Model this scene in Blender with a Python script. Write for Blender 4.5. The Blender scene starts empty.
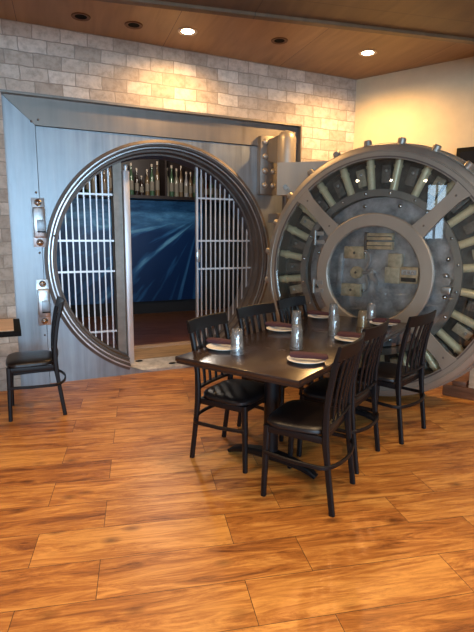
import bpy, bmesh, math, random
from mathutils import Vector, Matrix
random.seed(7)
S=bpy.context.scene; COL=S.collection
PI=math.pi
# ------------------------------------------------------------------ tagging
def tag(o,label=None,cat=None,group=None,kind=None):
    if label: o['label']=label
    if cat: o['category']=cat
    if group: o['group']=group
    if kind: o['kind']=kind
    return o
def empty(name,loc=(0,0,0),rz=0,parent=None):
    o=bpy.data.objects.new(name,None); COL.objects.link(o)
    o.location=loc; o.rotation_euler=(0,0,rz); o.empty_display_size=.1
    if parent: o.parent=parent
    return o
def copy_tree(o,parent=None):
    c=o.copy(); COL.objects.link(c)
    if parent: c.parent=parent
    for ch in list(o.children): copy_tree(ch,c)
    return c
# ------------------------------------------------------------------ mesh builder
class MB:
    def __init__(s): s.bm=bmesh.new()
    def box(s,c,d,rot=None,bev=0,seg=2):
        m=Matrix.Translation(c)
        if rot is not None: m=m@rot
        r=bmesh.ops.create_cube(s.bm,size=1,matrix=m@Matrix.Diagonal((d[0],d[1],d[2],1)))
        if bev:
            es={e for v in r['verts'] for e in v.link_edges}
            bmesh.ops.bevel(s.bm,geom=list(es),offset=bev,segments=seg,affect='EDGES',profile=.5)
        return s
    def bb(s,x0,x1,y0,y1,z0,z1,bev=0):
        return s.box(((x0+x1)/2,(y0+y1)/2,(z0+z1)/2),(abs(x1-x0),abs(y1-y0),abs(z1-z0)),bev=bev)
    def cyl(s,a,b,r,r2=None,n=16):
        a=Vector(a);b=Vector(b);d=b-a
        m=Matrix.Translation((a+b)/2)@d.to_track_quat('Z','Y').to_matrix().to_4x4()
        bmesh.ops.create_cone(s.bm,cap_ends=True,segments=n,radius1=r,radius2=r if r2 is None else r2,depth=d.length,matrix=m)
        return s
    def bar(s,a,b,w,h,bev=0,up=(0,0,1)):
        a=Vector(a);b=Vector(b);d=b-a
        z=d.normalized(); x=Vector(up).cross(z)
        if x.length<1e-4: x=Vector((1,0,0))
        x.normalize(); y=z.cross(x)
        rot=Matrix((x,y,z)).transposed().to_4x4()
        return s.box((a+b)/2,(w,h,d.length),rot=rot,bev=bev)
    def sphere(s,c,r,sc=(1,1,1),n=12):
        bmesh.ops.create_uvsphere(s.bm,u_segments=n,v_segments=max(6,n//2),radius=r,matrix=Matrix.Translation(c)@Matrix.Diagonal((sc[0],sc[1],sc[2],1)))
        return s
    def lathe(s,prof,mat=None,n=48,closed=False,a0=0,a1=2*PI):
        """prof: (r,h) about local Z; mat maps it into place"""
        mat=mat or Matrix.Identity(4); full=abs(a1-a0-2*PI)<1e-6
        k=n if full else n+1; rings=[]
        for i in range(k):
            t=a0+(a1-a0)*i/n
            rings.append([s.bm.verts.new(mat@Vector((r*math.cos(t),r*math.sin(t),h))) for r,h in prof])
        m=len(prof)
        for i in range(n):
            A=rings[i];B=rings[(i+1)%k]
            for j in range(m if closed else m-1):
                q=[A[j],B[j],B[(j+1)%m],A[(j+1)%m]]
                if (q[0].co-q[1].co).length<1e-7 and (q[2].co-q[3].co).length<1e-7: continue
                if (q[0].co-q[1].co).length<1e-7: q=[q[0],q[2],q[3]]
                elif (q[2].co-q[3].co).length<1e-7: q=[q[0],q[1],q[2]]
                try: s.bm.faces.new(q)
                except ValueError: pass
        if not full and closed:
            for R_ in (rings[0],rings[-1]):
                try: s.bm.faces.new(R_)
                except ValueError: pass
        return s
    def loft(s,rings,cap=True,closed=True):
        R_=[[s.bm.verts.new(p) for p in r] for r in rings]
        m=len(R_[0])
        for A,B in zip(R_,R_[1:]):
            for j in range(m if closed else m-1):
                s.bm.faces.new([A[j],A[(j+1)%m],B[(j+1)%m],B[j]])
        if cap:
            s.bm.faces.new(list(reversed(R_[0]))); s.bm.faces.new(R_[-1])
        return s
    def sweep(s,pts,w,h,up=(0,0,1),bev=.25):
        """rounded-rect section swept along pts; w,h may be lists"""
        P=[Vector(p) for p in pts];rs=[];N=len(P)
        for i,p in enumerate(P):
            d=(P[min(i+1,N-1)]-P[max(i-1,0)]).normalized()
            x=Vector(up).cross(d)
            if x.length<1e-4: x=Vector((1,0,0))
            x.normalize();y=d.cross(x).normalized()
            ww=(w[i] if isinstance(w,(list,tuple)) else w)/2;hh=(h[i] if isinstance(h,(list,tuple)) else h)/2
            b=bev*min(ww,hh)*2
            oc=[(ww-b,hh),(ww,hh-b),(ww,-hh+b),(ww-b,-hh),(-ww+b,-hh),(-ww,-hh+b),(-ww,hh-b),(-ww+b,hh)]
            rs.append([p+x*a+y*c for a,c in oc])
        return s.loft(rs)
    def prism(s,poly,mat,h):
        """poly in local xy extruded along local z by h"""
        return s.loft([[mat@Vector((x,y,0)) for x,y in poly],[mat@Vector((x,y,h)) for x,y in poly]])
    def build(s,name,mat,parent=None,smooth=True,ang=35,sub=0):
        me=bpy.data.meshes.new(name)
        bmesh.ops.recalc_face_normals(s.bm,faces=s.bm.faces)
        s.bm.to_mesh(me); s.bm.free()
        o=bpy.data.objects.new(name,me); COL.objects.link(o)
        for m in (mat if isinstance(mat,list) else [mat]): me.materials.append(m)
        if smooth:
            me.polygons.foreach_set('use_smooth',[True]*len(me.polygons))
            me.set_sharp_from_angle(angle=math.radians(ang))
        if sub:
            md=o.modifiers.new('sub','SUBSURF'); md.levels=sub; md.render_levels=sub
        if parent: o.parent=parent
        return o
# ------------------------------------------------------------------ materials
def M(name):
    m=bpy.data.materials.new(name); m.use_nodes=True; nt=m.node_tree; nt.nodes.clear()
    return m,nt,nt.nodes,nt.links
def ramp(N,stops):
    r=N.new('ShaderNodeValToRGB'); e=r.color_ramp.elements
    while len(e)<len(stops): e.new(.5)
    for x,(p,c) in zip(e,stops): x.position=p; x.color=(*c,1) if len(c)==3 else c
    return r
def simple(name,col,rough=.5,metal=0,noise=0,nscale=(8,8,8),bump=0,bscale=60,spec=.5,coat=0,dark=.6,emit=None,es=1,rvar=0):
    m,nt,N,L=M(name); o=N.new('ShaderNodeOutputMaterial'); b=N.new('ShaderNodeBsdfPrincipled'); L.new(b.outputs[0],o.inputs[0])
    b.inputs['Base Color'].default_value=(*col,1); b.inputs['Roughness'].default_value=rough; b.inputs['Metallic'].default_value=metal
    b.inputs['Specular IOR Level'].default_value=spec; b.inputs['Coat Weight'].default_value=coat; b.inputs['Coat Roughness'].default_value=.15
    if emit: b.inputs['Emission Color'].default_value=(*emit,1); b.inputs['Emission Strength'].default_value=es
    if noise or bump or rvar:
        tc=N.new('ShaderNodeTexCoord'); mp=N.new('ShaderNodeMapping'); mp.inputs['Scale'].default_value=nscale
        L.new(tc.outputs['Object'],mp.inputs[0]); n=N.new('ShaderNodeTexNoise'); n.inputs['Scale'].default_value=1; n.inputs['Detail'].default_value=6; n.inputs['Roughness'].default_value=.65
        L.new(mp.outputs[0],n.inputs[0])
        if noise:
            r=ramp(N,[(.3,tuple(c*(1-noise*(1-dark)*2) for c in col)),(.7,tuple(min(1,c*(1+noise*.5)) for c in col))])
            L.new(n.outputs['Fac'],r.inputs[0]); L.new(r.outputs[0],b.inputs['Base Color'])
        if rvar:
            mr=N.new('ShaderNodeMapRange'); mr.inputs[3].default_value=max(.03,rough-rvar); mr.inputs[4].default_value=rough+rvar
            L.new(n.outputs['Fac'],mr.inputs[0]); L.new(mr.outputs[0],b.inputs['Roughness'])
        if bump:
            n2=N.new('ShaderNodeTexNoise'); n2.inputs['Scale'].default_value=bscale; n2.inputs['Detail'].default_value=3
            L.new(tc.outputs['Object'],n2.inputs[0]); bp=N.new('ShaderNodeBump'); bp.inputs['Strength'].default_value=bump; bp.inputs['Distance'].default_value=.004
            L.new(n2.outputs['Fac'],bp.inputs['Height']); L.new(bp.outputs[0],b.inputs['Normal'])
    return m
def emis(name,col,s):
    m,nt,N,L=M(name); o=N.new('ShaderNodeOutputMaterial'); e=N.new('ShaderNodeEmission'); e.inputs[0].default_value=(*col,1); e.inputs[1].default_value=s; L.new(e.outputs[0],o.inputs[0]); return m
def glass(name,tint=(1,1,1),ior=1.5,rough=.02,boost=0.0,painted_haze=0):
    m,nt,N,L=M(name); o=N.new('ShaderNodeOutputMaterial'); t=N.new('ShaderNodeBsdfTransparent'); painted_haze_=painted_haze; t.inputs[0].default_value=(*tint,1)
    g=N.new('ShaderNodeBsdfGlossy'); g.inputs['Roughness'].default_value=rough; f=N.new('ShaderNodeFresnel'); f.inputs[0].default_value=ior
    mx=N.new('ShaderNodeMixShader'); a=N.new('ShaderNodeMath'); a.operation='ADD'; a.use_clamp=True; a.inputs[1].default_value=boost
    L.new(f.outputs[0],a.inputs[0]); L.new(a.outputs[0],mx.inputs[0]); L.new(t.outputs[0],mx.inputs[1]); L.new(g.outputs[0],mx.inputs[2])
    if painted_haze_:  # diffuse white mixed into the colour to paint in brightness the glass lacks
        df=N.new('ShaderNodeBsdfTranslucent'); df.inputs[0].default_value=(*tint,1); d2=N.new('ShaderNodeBsdfDiffuse'); d2.inputs[0].default_value=(*tint,1)
        ma=N.new('ShaderNodeMixShader'); ma.inputs[0].default_value=.5; L.new(df.outputs[0],ma.inputs[1]); L.new(d2.outputs[0],ma.inputs[2])
        m2=N.new('ShaderNodeMixShader'); m2.inputs[0].default_value=painted_haze_; L.new(mx.outputs[0],m2.inputs[1]); L.new(ma.outputs[0],m2.inputs[2]); L.new(m2.outputs[0],o.inputs[0])
    else: L.new(mx.outputs[0],o.inputs[0])
    return m

def brick_mat():
    m,nt,N,L=M('tumbled_travertine'); o=N.new('ShaderNodeOutputMaterial'); b=N.new('ShaderNodeBsdfPrincipled'); L.new(b.outputs[0],o.inputs[0])
    tc=N.new('ShaderNodeTexCoord'); sp=N.new('ShaderNodeSeparateXYZ'); L.new(tc.outputs['Object'],sp.inputs[0])
    cb=N.new('ShaderNodeCombineXYZ'); L.new(sp.outputs[0],cb.inputs[0]); L.new(sp.outputs[2],cb.inputs[1])
    # slightly wavy courses
    w=N.new('ShaderNodeTexNoise'); w.inputs['Scale'].default_value=9; w.inputs['Detail'].default_value=3; L.new(cb.outputs[0],w.inputs[0])
    va=N.new('ShaderNodeVectorMath'); va.operation='MULTIPLY_ADD'; va.inputs[1].default_value=(.024,.024,0); L.new(w.outputs['Color'],va.inputs[0]); 
    off=N.new('ShaderNodeVectorMath'); off.operation='ADD'; off.inputs[1].default_value=(.04-.012,-2.702+.118*30-.012,0)
    L.new(cb.outputs[0],off.inputs[0]); L.new(off.outputs[0],va.inputs[2])
    br=N.new('ShaderNodeTexBrick'); L.new(va.outputs[0],br.inputs['Vector'])
    br.inputs['Scale'].default_value=1; br.inputs['Mortar Size'].default_value=.0045; br.inputs['Mortar Smooth'].default_value=.25; br.inputs['Bias'].default_value=0
    br.inputs['Brick Width'].default_value=.236; br.inputs['Row Height'].default_value=.118; br.offset=.5; br.squash=1
    br.inputs['Color1'].default_value=(0,0,0,1); br.inputs['Color2'].default_value=(1,1,1,1); br.inputs['Mortar'].default_value=(.5,.5,.5,1)
    cr=ramp(N,[(0,(.43,.36,.295)),(.35,(.52,.445,.37)),(.65,(.59,.51,.43)),(1,(.69,.62,.54))]); L.new(br.outputs['Color'],cr.inputs[0])
    n=N.new('ShaderNodeTexNoise'); n.inputs['Scale'].default_value=14; n.inputs['Detail'].default_value=8; n.inputs['Roughness'].default_value=.7; L.new(cb.outputs[0],n.inputs[0])
    nr=ramp(N,[(.3,(.55,.52,.48)),(.55,(1,1,1)),(.8,(1.15,1.13,1.1))]); L.new(n.outputs['Fac'],nr.inputs[0])
    mu=N.new('ShaderNodeMix'); mu.data_type='RGBA'; mu.blend_type='MULTIPLY'; mu.inputs[0].default_value=.8; L.new(cr.outputs[0],mu.inputs[6]); L.new(nr.outputs[0],mu.inputs[7])
    mm=N.new('ShaderNodeMix'); mm.data_type='RGBA'; L.new(br.outputs['Fac'],mm.inputs[0]); L.new(mu.outputs[2],mm.inputs[6]); mm.inputs[7].default_value=(.34,.29,.24,1)
    L.new(mm.outputs[2],b.inputs['Base Color']); b.inputs['Roughness'].default_value=.8
    iv=N.new('ShaderNodeMath'); iv.operation='MULTIPLY_ADD'; iv.inputs[1].default_value=-1; L.new(br.outputs['Fac'],iv.inputs[0])
    sm=N.new('ShaderNodeMath'); sm.operation='MULTIPLY'; sm.inputs[1].default_value=.5; L.new(n.outputs['Fac'],sm.inputs[0]); L.new(sm.outputs[0],iv.inputs[2])
    bp=N.new('ShaderNodeBump'); bp.inputs['Strength'].default_value=.7; bp.inputs['Distance'].default_value=.008; L.new(iv.outputs[0],bp.inputs['Height']); L.new(bp.outputs[0],b.inputs['Normal'])
    return m
PANG=math.radians(-13.57)
def plank_mat(name,stops,rough=.38,width=.945,row=.258,coat=.12):
    m,nt,N,L=M(name); o=N.new('ShaderNodeOutputMaterial'); b=N.new('ShaderNodeBsdfPrincipled'); L.new(b.outputs[0],o.inputs[0])
    tc=N.new('ShaderNodeTexCoord'); vr=N.new('ShaderNodeVectorRotate'); vr.rotation_type='Z_AXIS'; vr.inputs['Angle'].default_value=-PANG; L.new(tc.outputs['Object'],vr.inputs[0])
    off=N.new('ShaderNodeVectorMath'); off.operation='ADD'; off.inputs[1].default_value=(.52+.945*20,-1.868+.258*40,0); L.new(vr.outputs[0],off.inputs[0])
    br=N.new('ShaderNodeTexBrick'); L.new(off.outputs[0],br.inputs['Vector']); br.inputs['Scale'].default_value=1
    br.inputs['Brick Width'].default_value=width; br.inputs['Row Height'].default_value=row; br.inputs['Mortar Size'].default_value=.0016; br.inputs['Mortar Smooth'].default_value=.3
    br.offset=.667; br.offset_frequency=2; br.inputs['Color1'].default_value=(0,0,0,1); br.inputs['Color2'].default_value=(1,1,1,1)
    # per plank shift of the grain
    sc=N.new('ShaderNodeVectorMath'); sc.operation='SCALE'; sc.inputs['Scale'].default_value=13; L.new(br.outputs['Color'],sc.inputs[0])
    ad=N.new('ShaderNodeVectorMath'); ad.operation='ADD'; L.new(off.outputs[0],ad.inputs[0]); L.new(sc.outputs[0],ad.inputs[1])
    mp=N.new('ShaderNodeMapping'); mp.inputs['Scale'].default_value=(2.0,14,1); L.new(ad.outputs[0],mp.inputs[0])
    n1=N.new('ShaderNodeTexNoise'); n1.inputs['Scale'].default_value=1; n1.inputs['Detail'].default_value=9; n1.inputs['Roughness'].default_value=.74; n1.inputs['Distortion'].default_value=.9; L.new(mp.outputs[0],n1.inputs[0])
    mp2=N.new('ShaderNodeMapping'); mp2.inputs['Scale'].default_value=(5,90,1); L.new(ad.outputs[0],mp2.inputs[0])
    n2=N.new('ShaderNodeTexNoise'); n2.inputs['Scale'].default_value=1; n2.inputs['Detail'].default_value=5; L.new(mp2.outputs[0],n2.inputs[0])
    mp3=N.new('ShaderNodeMapping'); mp3.inputs['Scale'].default_value=(3.2,5.5,1); L.new(ad.outputs[0],mp3.inputs[0])
    vo=N.new('ShaderNodeTexVoronoi'); vo.inputs['Scale'].default_value=1; L.new(mp3.outputs[0],vo.inputs[0])
    kr=ramp(N,[(.0,(.12,.10,.09)),(.10,(.55,.5,.45)),(.2,(1,1,1))]); L.new(vo.outputs['Distance'],kr.inputs[0])
    a1=N.new('ShaderNodeMath'); a1.operation='MULTIPLY_ADD'; a1.inputs[1].default_value=.22; L.new(n2.outputs['Fac'],a1.inputs[0]); L.new(n1.outputs['Fac'],a1.inputs[2])
    a2=N.new('ShaderNodeMath'); a2.operation='MULTIPLY_ADD'; a2.inputs[1].default_value=.10; L.new(br.outputs['Color'],a2.inputs[0]); L.new(a1.outputs[0],a2.inputs[2])
    cr=ramp(N,stops); L.new(a2.outputs[0],cr.inputs[0])
    mu=N.new('ShaderNodeMix'); mu.data_type='RGBA'; mu.blend_type='MULTIPLY'; mu.inputs[0].default_value=.8; L.new(cr.outputs[0],mu.inputs[6]); L.new(kr.outputs[0],mu.inputs[7])
    mm=N.new('ShaderNodeMix'); mm.data_type='RGBA'; L.new(br.outputs['Fac'],mm.inputs[0]); L.new(mu.outputs[2],mm.inputs[6]); mm.inputs[7].default_value=(.035,.015,.006,1)
    L.new(mm.outputs[2],b.inputs['Base Color'])
    mr=N.new('ShaderNodeMapRange'); mr.inputs[1].default_value=.3; mr.inputs[2].default_value=.8; mr.inputs[3].default_value=rough+.1; mr.inputs[4].default_value=rough-.06; L.new(n1.outputs['Fac'],mr.inputs[0]); L.new(mr.outputs[0],b.inputs['Roughness'])
    b.inputs['Coat Weight'].default_value=coat; b.inputs['Coat Roughness'].default_value=.3
    h=N.new('ShaderNodeMath'); h.operation='MULTIPLY_ADD'; h.inputs[1].default_value=-1.5; L.new(br.outputs['Fac'],h.inputs[0]); L.new(a1.outputs[0],h.inputs[2])
    bp=N.new('ShaderNodeBump'); bp.inputs['Strength'].default_value=.45; bp.inputs['Distance'].default_value=.003; L.new(h.outputs[0],bp.inputs['Height']); L.new(bp.outputs[0],b.inputs['Normal'])
    return m
def ceil_mat(name,c0,c1,rot,rough=.45,bw=1.3):
    m,nt,N,L=M(name); o=N.new('ShaderNodeOutputMaterial'); b=N.new('ShaderNodeBsdfPrincipled'); L.new(b.outputs[0],o.inputs[0])
    tc=N.new('ShaderNodeTexCoord'); vr=N.new('ShaderNodeVectorRotate'); vr.rotation_type='Z_AXIS'; vr.inputs['Angle'].default_value=rot; L.new(tc.outputs['Object'],vr.inputs[0])
    mp=N.new('ShaderNodeMapping'); mp.inputs['Scale'].default_value=(10,1.2,4); L.new(vr.outputs[0],mp.inputs[0])
    n=N.new('ShaderNodeTexNoise'); n.inputs['Scale'].default_value=1; n.inputs['Detail'].default_value=6; n.inputs['Distortion'].default_value=.6; L.new(mp.outputs[0],n.inputs[0])
    r=ramp(N,[(.3,c0),(.7,c1)]); L.new(n.outputs['Fac'],r.inputs[0])
    br=N.new('ShaderNodeTexBrick'); br.inputs['Scale'].default_value=1; br.inputs['Brick Width'].default_value=bw; br.inputs['Row Height'].default_value=2.6; br.inputs['Mortar Size'].default_value=.003; br.offset=0
    ad=N.new('ShaderNodeVectorMath'); ad.operation='ADD'; ad.inputs[1].default_value=(30.2,30.4,0); L.new(vr.outputs[0],ad.inputs[0]); L.new(ad.outputs[0],br.inputs[0])
    br.inputs['Color1'].default_value=(.85,.85,.85,1); br.inputs['Color2'].default_value=(1.1,1.1,1.1,1); br.inputs['Mortar'].default_value=(.35,.3,.28,1)
    mu=N.new('ShaderNodeMix'); mu.data_type='RGBA'; mu.blend_type='MULTIPLY'; mu.inputs[0].default_value=1; L.new(r.outputs[0],mu.inputs[6]); L.new(br.outputs['Color'],mu.inputs[7])
    L.new(mu.outputs[2],b.inputs['Base Color']); b.inputs['Roughness'].default_value=rough
    return m
def brushed(name,col,rough=.38,metal=.9,vert=True,scale=40,amp=.25,bump=.12):
    m,nt,N,L=M(name); o=N.new('ShaderNodeOutputMaterial'); b=N.new('ShaderNodeBsdfPrincipled'); L.new(b.outputs[0],o.inputs[0])
    tc=N.new('ShaderNodeTexCoord'); mp=N.new('ShaderNodeMapping'); mp.inputs['Scale'].default_value=(scale,scale,1.5) if vert else (1.5,scale,scale); L.new(tc.outputs['Object'],mp.inputs[0])
    n=N.new('ShaderNodeTexNoise'); n.inputs['Scale'].default_value=1; n.inputs['Detail'].default_value=6; L.new(mp.outputs[0],n.inputs[0])
    n2=N.new('ShaderNodeTexNoise'); n2.inputs['Scale'].default_value=2.2; n2.inputs['Detail'].default_value=5; L.new(tc.outputs['Object'],n2.inputs[0])
    ma=N.new('ShaderNodeMath'); ma.operation='ADD'; L.new(n.outputs['Fac'],ma.inputs[0]); L.new(n2.outputs['Fac'],ma.inputs[1])
    hf=N.new('ShaderNodeMath'); hf.operation='MULTIPLY'; hf.inputs[1].default_value=.5; L.new(ma.outputs[0],hf.inputs[0])
    r=ramp(N,[(.3,tuple(c*(1-amp) for c in col)),(.7,tuple(min(1,c*(1+amp)) for c in col))]); L.new(hf.outputs[0],r.inputs[0]); L.new(r.outputs[0],b.inputs['Base Color'])
    mr=N.new('ShaderNodeMapRange'); mr.inputs[1].default_value=.3; mr.inputs[2].default_value=.7; mr.inputs[3].default_value=rough-.08; mr.inputs[4].default_value=rough+.1; L.new(hf.outputs[0],mr.inputs[0]); L.new(mr.outputs[0],b.inputs['Roughness'])
    b.inputs['Metallic'].default_value=metal
    bp=N.new('ShaderNodeBump'); bp.inputs['Strength'].default_value=bump; bp.inputs['Distance'].default_value=.004; L.new(n.outputs['Fac'],bp.inputs['Height']); L.new(bp.outputs[0],b.inputs['Normal'])
    return m
def mural_mat():
    # dark sea: horizon strip of chop, pale streaks fanning from one point, deep blue below
    m,nt,N,L=M('sea_mural'); o=N.new('ShaderNodeOutputMaterial'); b=N.new('ShaderNodeBsdfPrincipled'); L.new(b.outputs[0],o.inputs[0])
    tc=N.new('ShaderNodeTexCoord'); sp=N.new('ShaderNodeSeparateXYZ'); L.new(tc.outputs['Object'],sp.inputs[0])
    def math_(op,a,bv=None,c=None):
        n=N.new('ShaderNodeMath'); n.operation=op
        for i,v in enumerate((a,bv,c)):
            if v is None: continue
            if isinstance(v,(int,float)): n.inputs[i].default_value=v
            else: L.new(v,n.inputs[i])
        return n.outputs[0]
    x=math_('SUBTRACT',sp.outputs[0],3.15); z=math_('SUBTRACT',sp.outputs[2],1.78)
    ang=math_('ARCTAN2',z,x)
    cb=N.new('ShaderNodeCombineXYZ'); L.new(ang,cb.inputs[0]); r_=math_('MULTIPLY',x,.15); L.new(r_,cb.inputs[1])
    n=N.new('ShaderNodeTexNoise'); n.inputs['Scale'].default_value=7; n.inputs['Detail'].default_value=5; n.inputs['Distortion'].default_value=.3; L.new(cb.outputs[0],n.inputs[0])
    streak=ramp(N,[(.52,(.008,.035,.12)),(.60,(.03,.13,.30)),(.68,(.18,.44,.62)),(.74,(.04,.15,.32))]); L.new(n.outputs['Fac'],streak.inputs[0])
    mp=N.new('ShaderNodeMapping'); mp.inputs['Scale'].default_value=(4,1,14); L.new(tc.outputs['Object'],mp.inputs[0])
    n2=N.new('ShaderNodeTexNoise'); n2.inputs['Scale'].default_value=1; n2.inputs['Detail'].default_value=8; n2.inputs['Roughness'].default_value=.7; L.new(mp.outputs[0],n2.inputs[0])
    chop=ramp(N,[(.35,(.03,.11,.24)),(.6,(.09,.28,.50)),(.75,(.22,.48,.68))]); L.new(n2.outputs['Fac'],chop.inputs[0])
    f=N.new('ShaderNodeMapRange'); f.inputs[1].default_value=1.5; f.inputs[2].default_value=1.78; L.new(sp.outputs[2],f.inputs[0])
    mx=N.new('ShaderNodeMix'); mx.data_type='RGBA'; L.new(f.outputs[0],mx.inputs[0]); L.new(streak.outputs[0],mx.inputs[6]); L.new(chop.outputs[0],mx.inputs[7])
    L.new(mx.outputs[2],b.inputs['Base Color']); b.inputs['Roughness'].default_value=.3
    return m
def streaked(name,base,rough):  # dark stained table top
    return simple(name,base,rough,noise=.6,nscale=(3,3,40),coat=.4,rvar=.06)

MT={}
MT['brick']=brick_mat()
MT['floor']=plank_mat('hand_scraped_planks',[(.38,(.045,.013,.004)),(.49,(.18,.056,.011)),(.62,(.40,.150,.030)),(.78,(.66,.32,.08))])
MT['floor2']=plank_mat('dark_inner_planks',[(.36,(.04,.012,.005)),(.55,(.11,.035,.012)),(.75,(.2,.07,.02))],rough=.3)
MT['ceil']=ceil_mat('stained_birch_panels',(.21,.12,.055),(.32,.195,.095),.1)
MT['soffit']=ceil_mat('stained_soffit',(.10,.057,.026),(.15,.087,.042),.2,bw=2.4)
MT['cream']=simple('cream_plaster',(.62,.52,.355),.75,noise=.12,nscale=(3,3,3),bump=.25,bscale=90)
MT['offwhite']=simple('plain_plaster',(.42,.38,.32),.8,bump=.2)
MT['vault']=brushed('brushed_vault_steel',(.30,.325,.345),.40,.8,scale=22,amp=.32,bump=.25)
MT['frame']=brushed('dull_frame_steel',(.24,.215,.19),.45,.8,scale=18,amp=.15)
MT['ring']=brushed('dark_bronze_ring',(.15,.125,.11),.48,.55,scale=12,amp=.2)
MT['door']=brushed('taupe_door_metal',(.37,.33,.275),.42,.6,scale=9,amp=.12,bump=.05)
MT['door2']=brushed('grey_inner_ring',(.30,.30,.28),.4,.6,scale=10,amp=.15,bump=.05)
MT['inner']=simple('mottled_blue_steel',(.50,.53,.57),.42,.65,noise=.7,nscale=(9,9,9),rvar=.12)
MT['innerdark']=simple('dark_mechanism_plate',(.17,.155,.135),.45,.5,noise=.8,nscale=(7,7,7),rvar=.1)
MT['guide']=simple('dull_guide_steel',(.24,.225,.20),.5,.4,noise=.6,nscale=(12,12,12))
MT['rod']=simple('polished_bolt_steel',(.98,.84,.56),.30,.15,noise=.3,nscale=(4,4,4))
MT['brass']=simple('aged_brass',(.72,.57,.36),.4,.35,noise=.5,nscale=(20,20,20))
MT['chrome']=simple('chrome',(.75,.75,.75),.15,1)
MT['steelbright']=simple('bright_steel',(.62,.63,.64),.3,.9,noise=.3,nscale=(10,10,10))
MT['sill']=simple('worn_sill_steel',(.50,.46,.42),.5,.3,noise=.5,nscale=(12,12,12))
MT['gate']=simple('painted_gate_steel',(.74,.75,.77),.4,.55)
MT['gateplate']=simple('gate_plate_steel',(.30,.26,.22),.45,.6,noise=.3)
MT['black']=simple('black_chair_paint',(.006,.005,.006),.42,.0,spec=.28)
MT['vinyl']=simple('black_vinyl',(.009,.006,.006),.36,bump=.25,bscale=160)
MT['tabletop']=streaked('espresso_table_top',(.026,.014,.011),.26)
MT['edge']=simple('table_edge',(.02,.012,.01),.35)
MT['porcelain']=simple('white_porcelain',(.90,.89,.86),.2,spec=.6)
MT['napkin']=simple('burgundy_napkin',(.055,.018,.028),.85,noise=.3,nscale=(60,60,60),bump=.5,bscale=400)
MT['glass']=glass('clear_tumbler_glass',(.99,.995,1),1.5,.04,.12,.09)
MT['amber']=glass('amber_tumbler_glass',(.97,.86,.66),1.5,.05,.08,.12)
MT['pane']=glass('door_pane_glass',(.98,.97,.95),1.45,.015,.03)
MT['gold']=simple('worn_oak_threshold',(.42,.25,.10),.4,noise=.6,nscale=(3,30,10),coat=.2)
MT['cradle']=simple('reddish_timber',(.19,.075,.035),.5,noise=.5,nscale=(3,20,20))
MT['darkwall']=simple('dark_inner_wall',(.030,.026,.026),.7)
MT['mural']=mural_mat()
MT['shelf']=simple('dark_shelf_wood',(.022,.011,.008),.5,noise=.4)
MT['lamp']=emis('lamp_glow',(1,.83,.55),28)
MT['lamptrim']=simple('lamp_trim',(.6,.5,.4),.4)
MT['ventm']=simple('brown_speaker_grille',(.12,.055,.025),.6)
MT['lightwood']=simple('light_table_wood',(.58,.40,.26),.4,noise=.3,nscale=(3,20,20))
MT['frameblack']=simple('black_frame',(.008,.008,.008),.85,spec=.1)
MT['screen']=simple('dark_screen',(.012,.013,.016),.15)
MT['mullion']=simple('window_mullion',(.05,.05,.055),.5)
MT['white']=simple('cream_label_metal',(.62,.55,.40),.45,.3,noise=.4,nscale=(30,30,30))

# ------------------------------------------------------------------ camera (solved from the photograph's lines)
f,p,ro,aA=487.50364,0.16828703,0.00812373,1.13303625
F_=Vector((0,math.cos(p),-math.sin(p)));U_=Vector((0,math.sin(p),math.cos(p)));R_=Vector((1,0,0))
r2=math.cos(ro)*R_+math.sin(ro)*U_;u2=-math.sin(ro)*R_+math.cos(ro)*U_
dA=Vector((math.sin(aA),math.cos(aA),0));nA=Vector((-math.cos(aA),math.sin(aA),0))
W=lambda v:Vector((v.dot(dA),v.dot(nA),v.z))
r2,u2,F_=W(r2),W(u2),W(F_)
cam=bpy.data.objects.new('camera',bpy.data.cameras.new('camera')); COL.objects.link(cam)
cm=Matrix((r2,u2,-F_)).transposed().to_4x4(); cm.translation=(0,0,1.5); cam.matrix_world=cm
cam.data.sensor_fit='HORIZONTAL'; cam.data.sensor_width=36; cam.data.lens=f/474*36; cam.data.clip_start=.05
S.camera=cam

# ------------------------------------------------------------------ the room
YW=4.972; ZC=3.295; XL,XR,YF=-5.2,8.2,-4.6
cor=Vector((3.86,YW)); bd=Vector((math.cos(math.radians(-63.6)),math.sin(math.radians(-63.6))))
tB=(YW-YF)/-bd.y; bend=cor+bd*tB       # where the cream wall meets the front wall
def struct(mb,name,mat,label=None):
    o=mb.build(name,mat,smooth=False); o['kind']='structure'; return o
mb=MB(); mb.loft([[Vector((XL-.2,YF-.2,-.12)),Vector((bend.x+.5,YF-.2,-.12)),Vector((cor.x+.35,YW+.13,-.12)),Vector((XL-.2,YW+.13,-.12))],
                  [Vector((XL-.2,YF-.2,0)),Vector((bend.x+.5,YF-.2,0)),Vector((cor.x+.35,YW+.13,0)),Vector((XL-.2,YW+.13,0))]])
struct(mb,'floor',MT['floor'])
mb=MB(); mb.loft([[Vector((XL-.2,YF-.2,z)),Vector((bend.x+.5,YF-.2,z)),Vector((cor.x+.35,YW+.3,z)),Vector((XL-.2,YW+.3,z))] for z in (ZC,ZC+.15)])
struct(mb,'ceiling',MT['ceil'])
# brick wall in one shell round the vault frame
FX0,FX1,FZ=.035,3.125,2.702
mb=MB(); mb.bb(XL,FX0,YW,YW+.3,0,ZC); mb.bb(FX0,FX1,YW,YW+.3,FZ,ZC); mb.bb(FX1,cor.x+.2,YW,YW+.3,0,ZC)
struct(mb,'wall_back',MT['brick'])
# cream wall
nb=Vector((-bd.y,bd.x)); nb=nb if nb.x>0 else -nb
mb=MB(); P=[cor,bend,bend+nb*.2,cor+nb*.2]; mb.loft([[Vector((q.x,q.y,z)) for q in P] for z in (0,ZC)])
struct(mb,'wall_right',MT['cream'])
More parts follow.
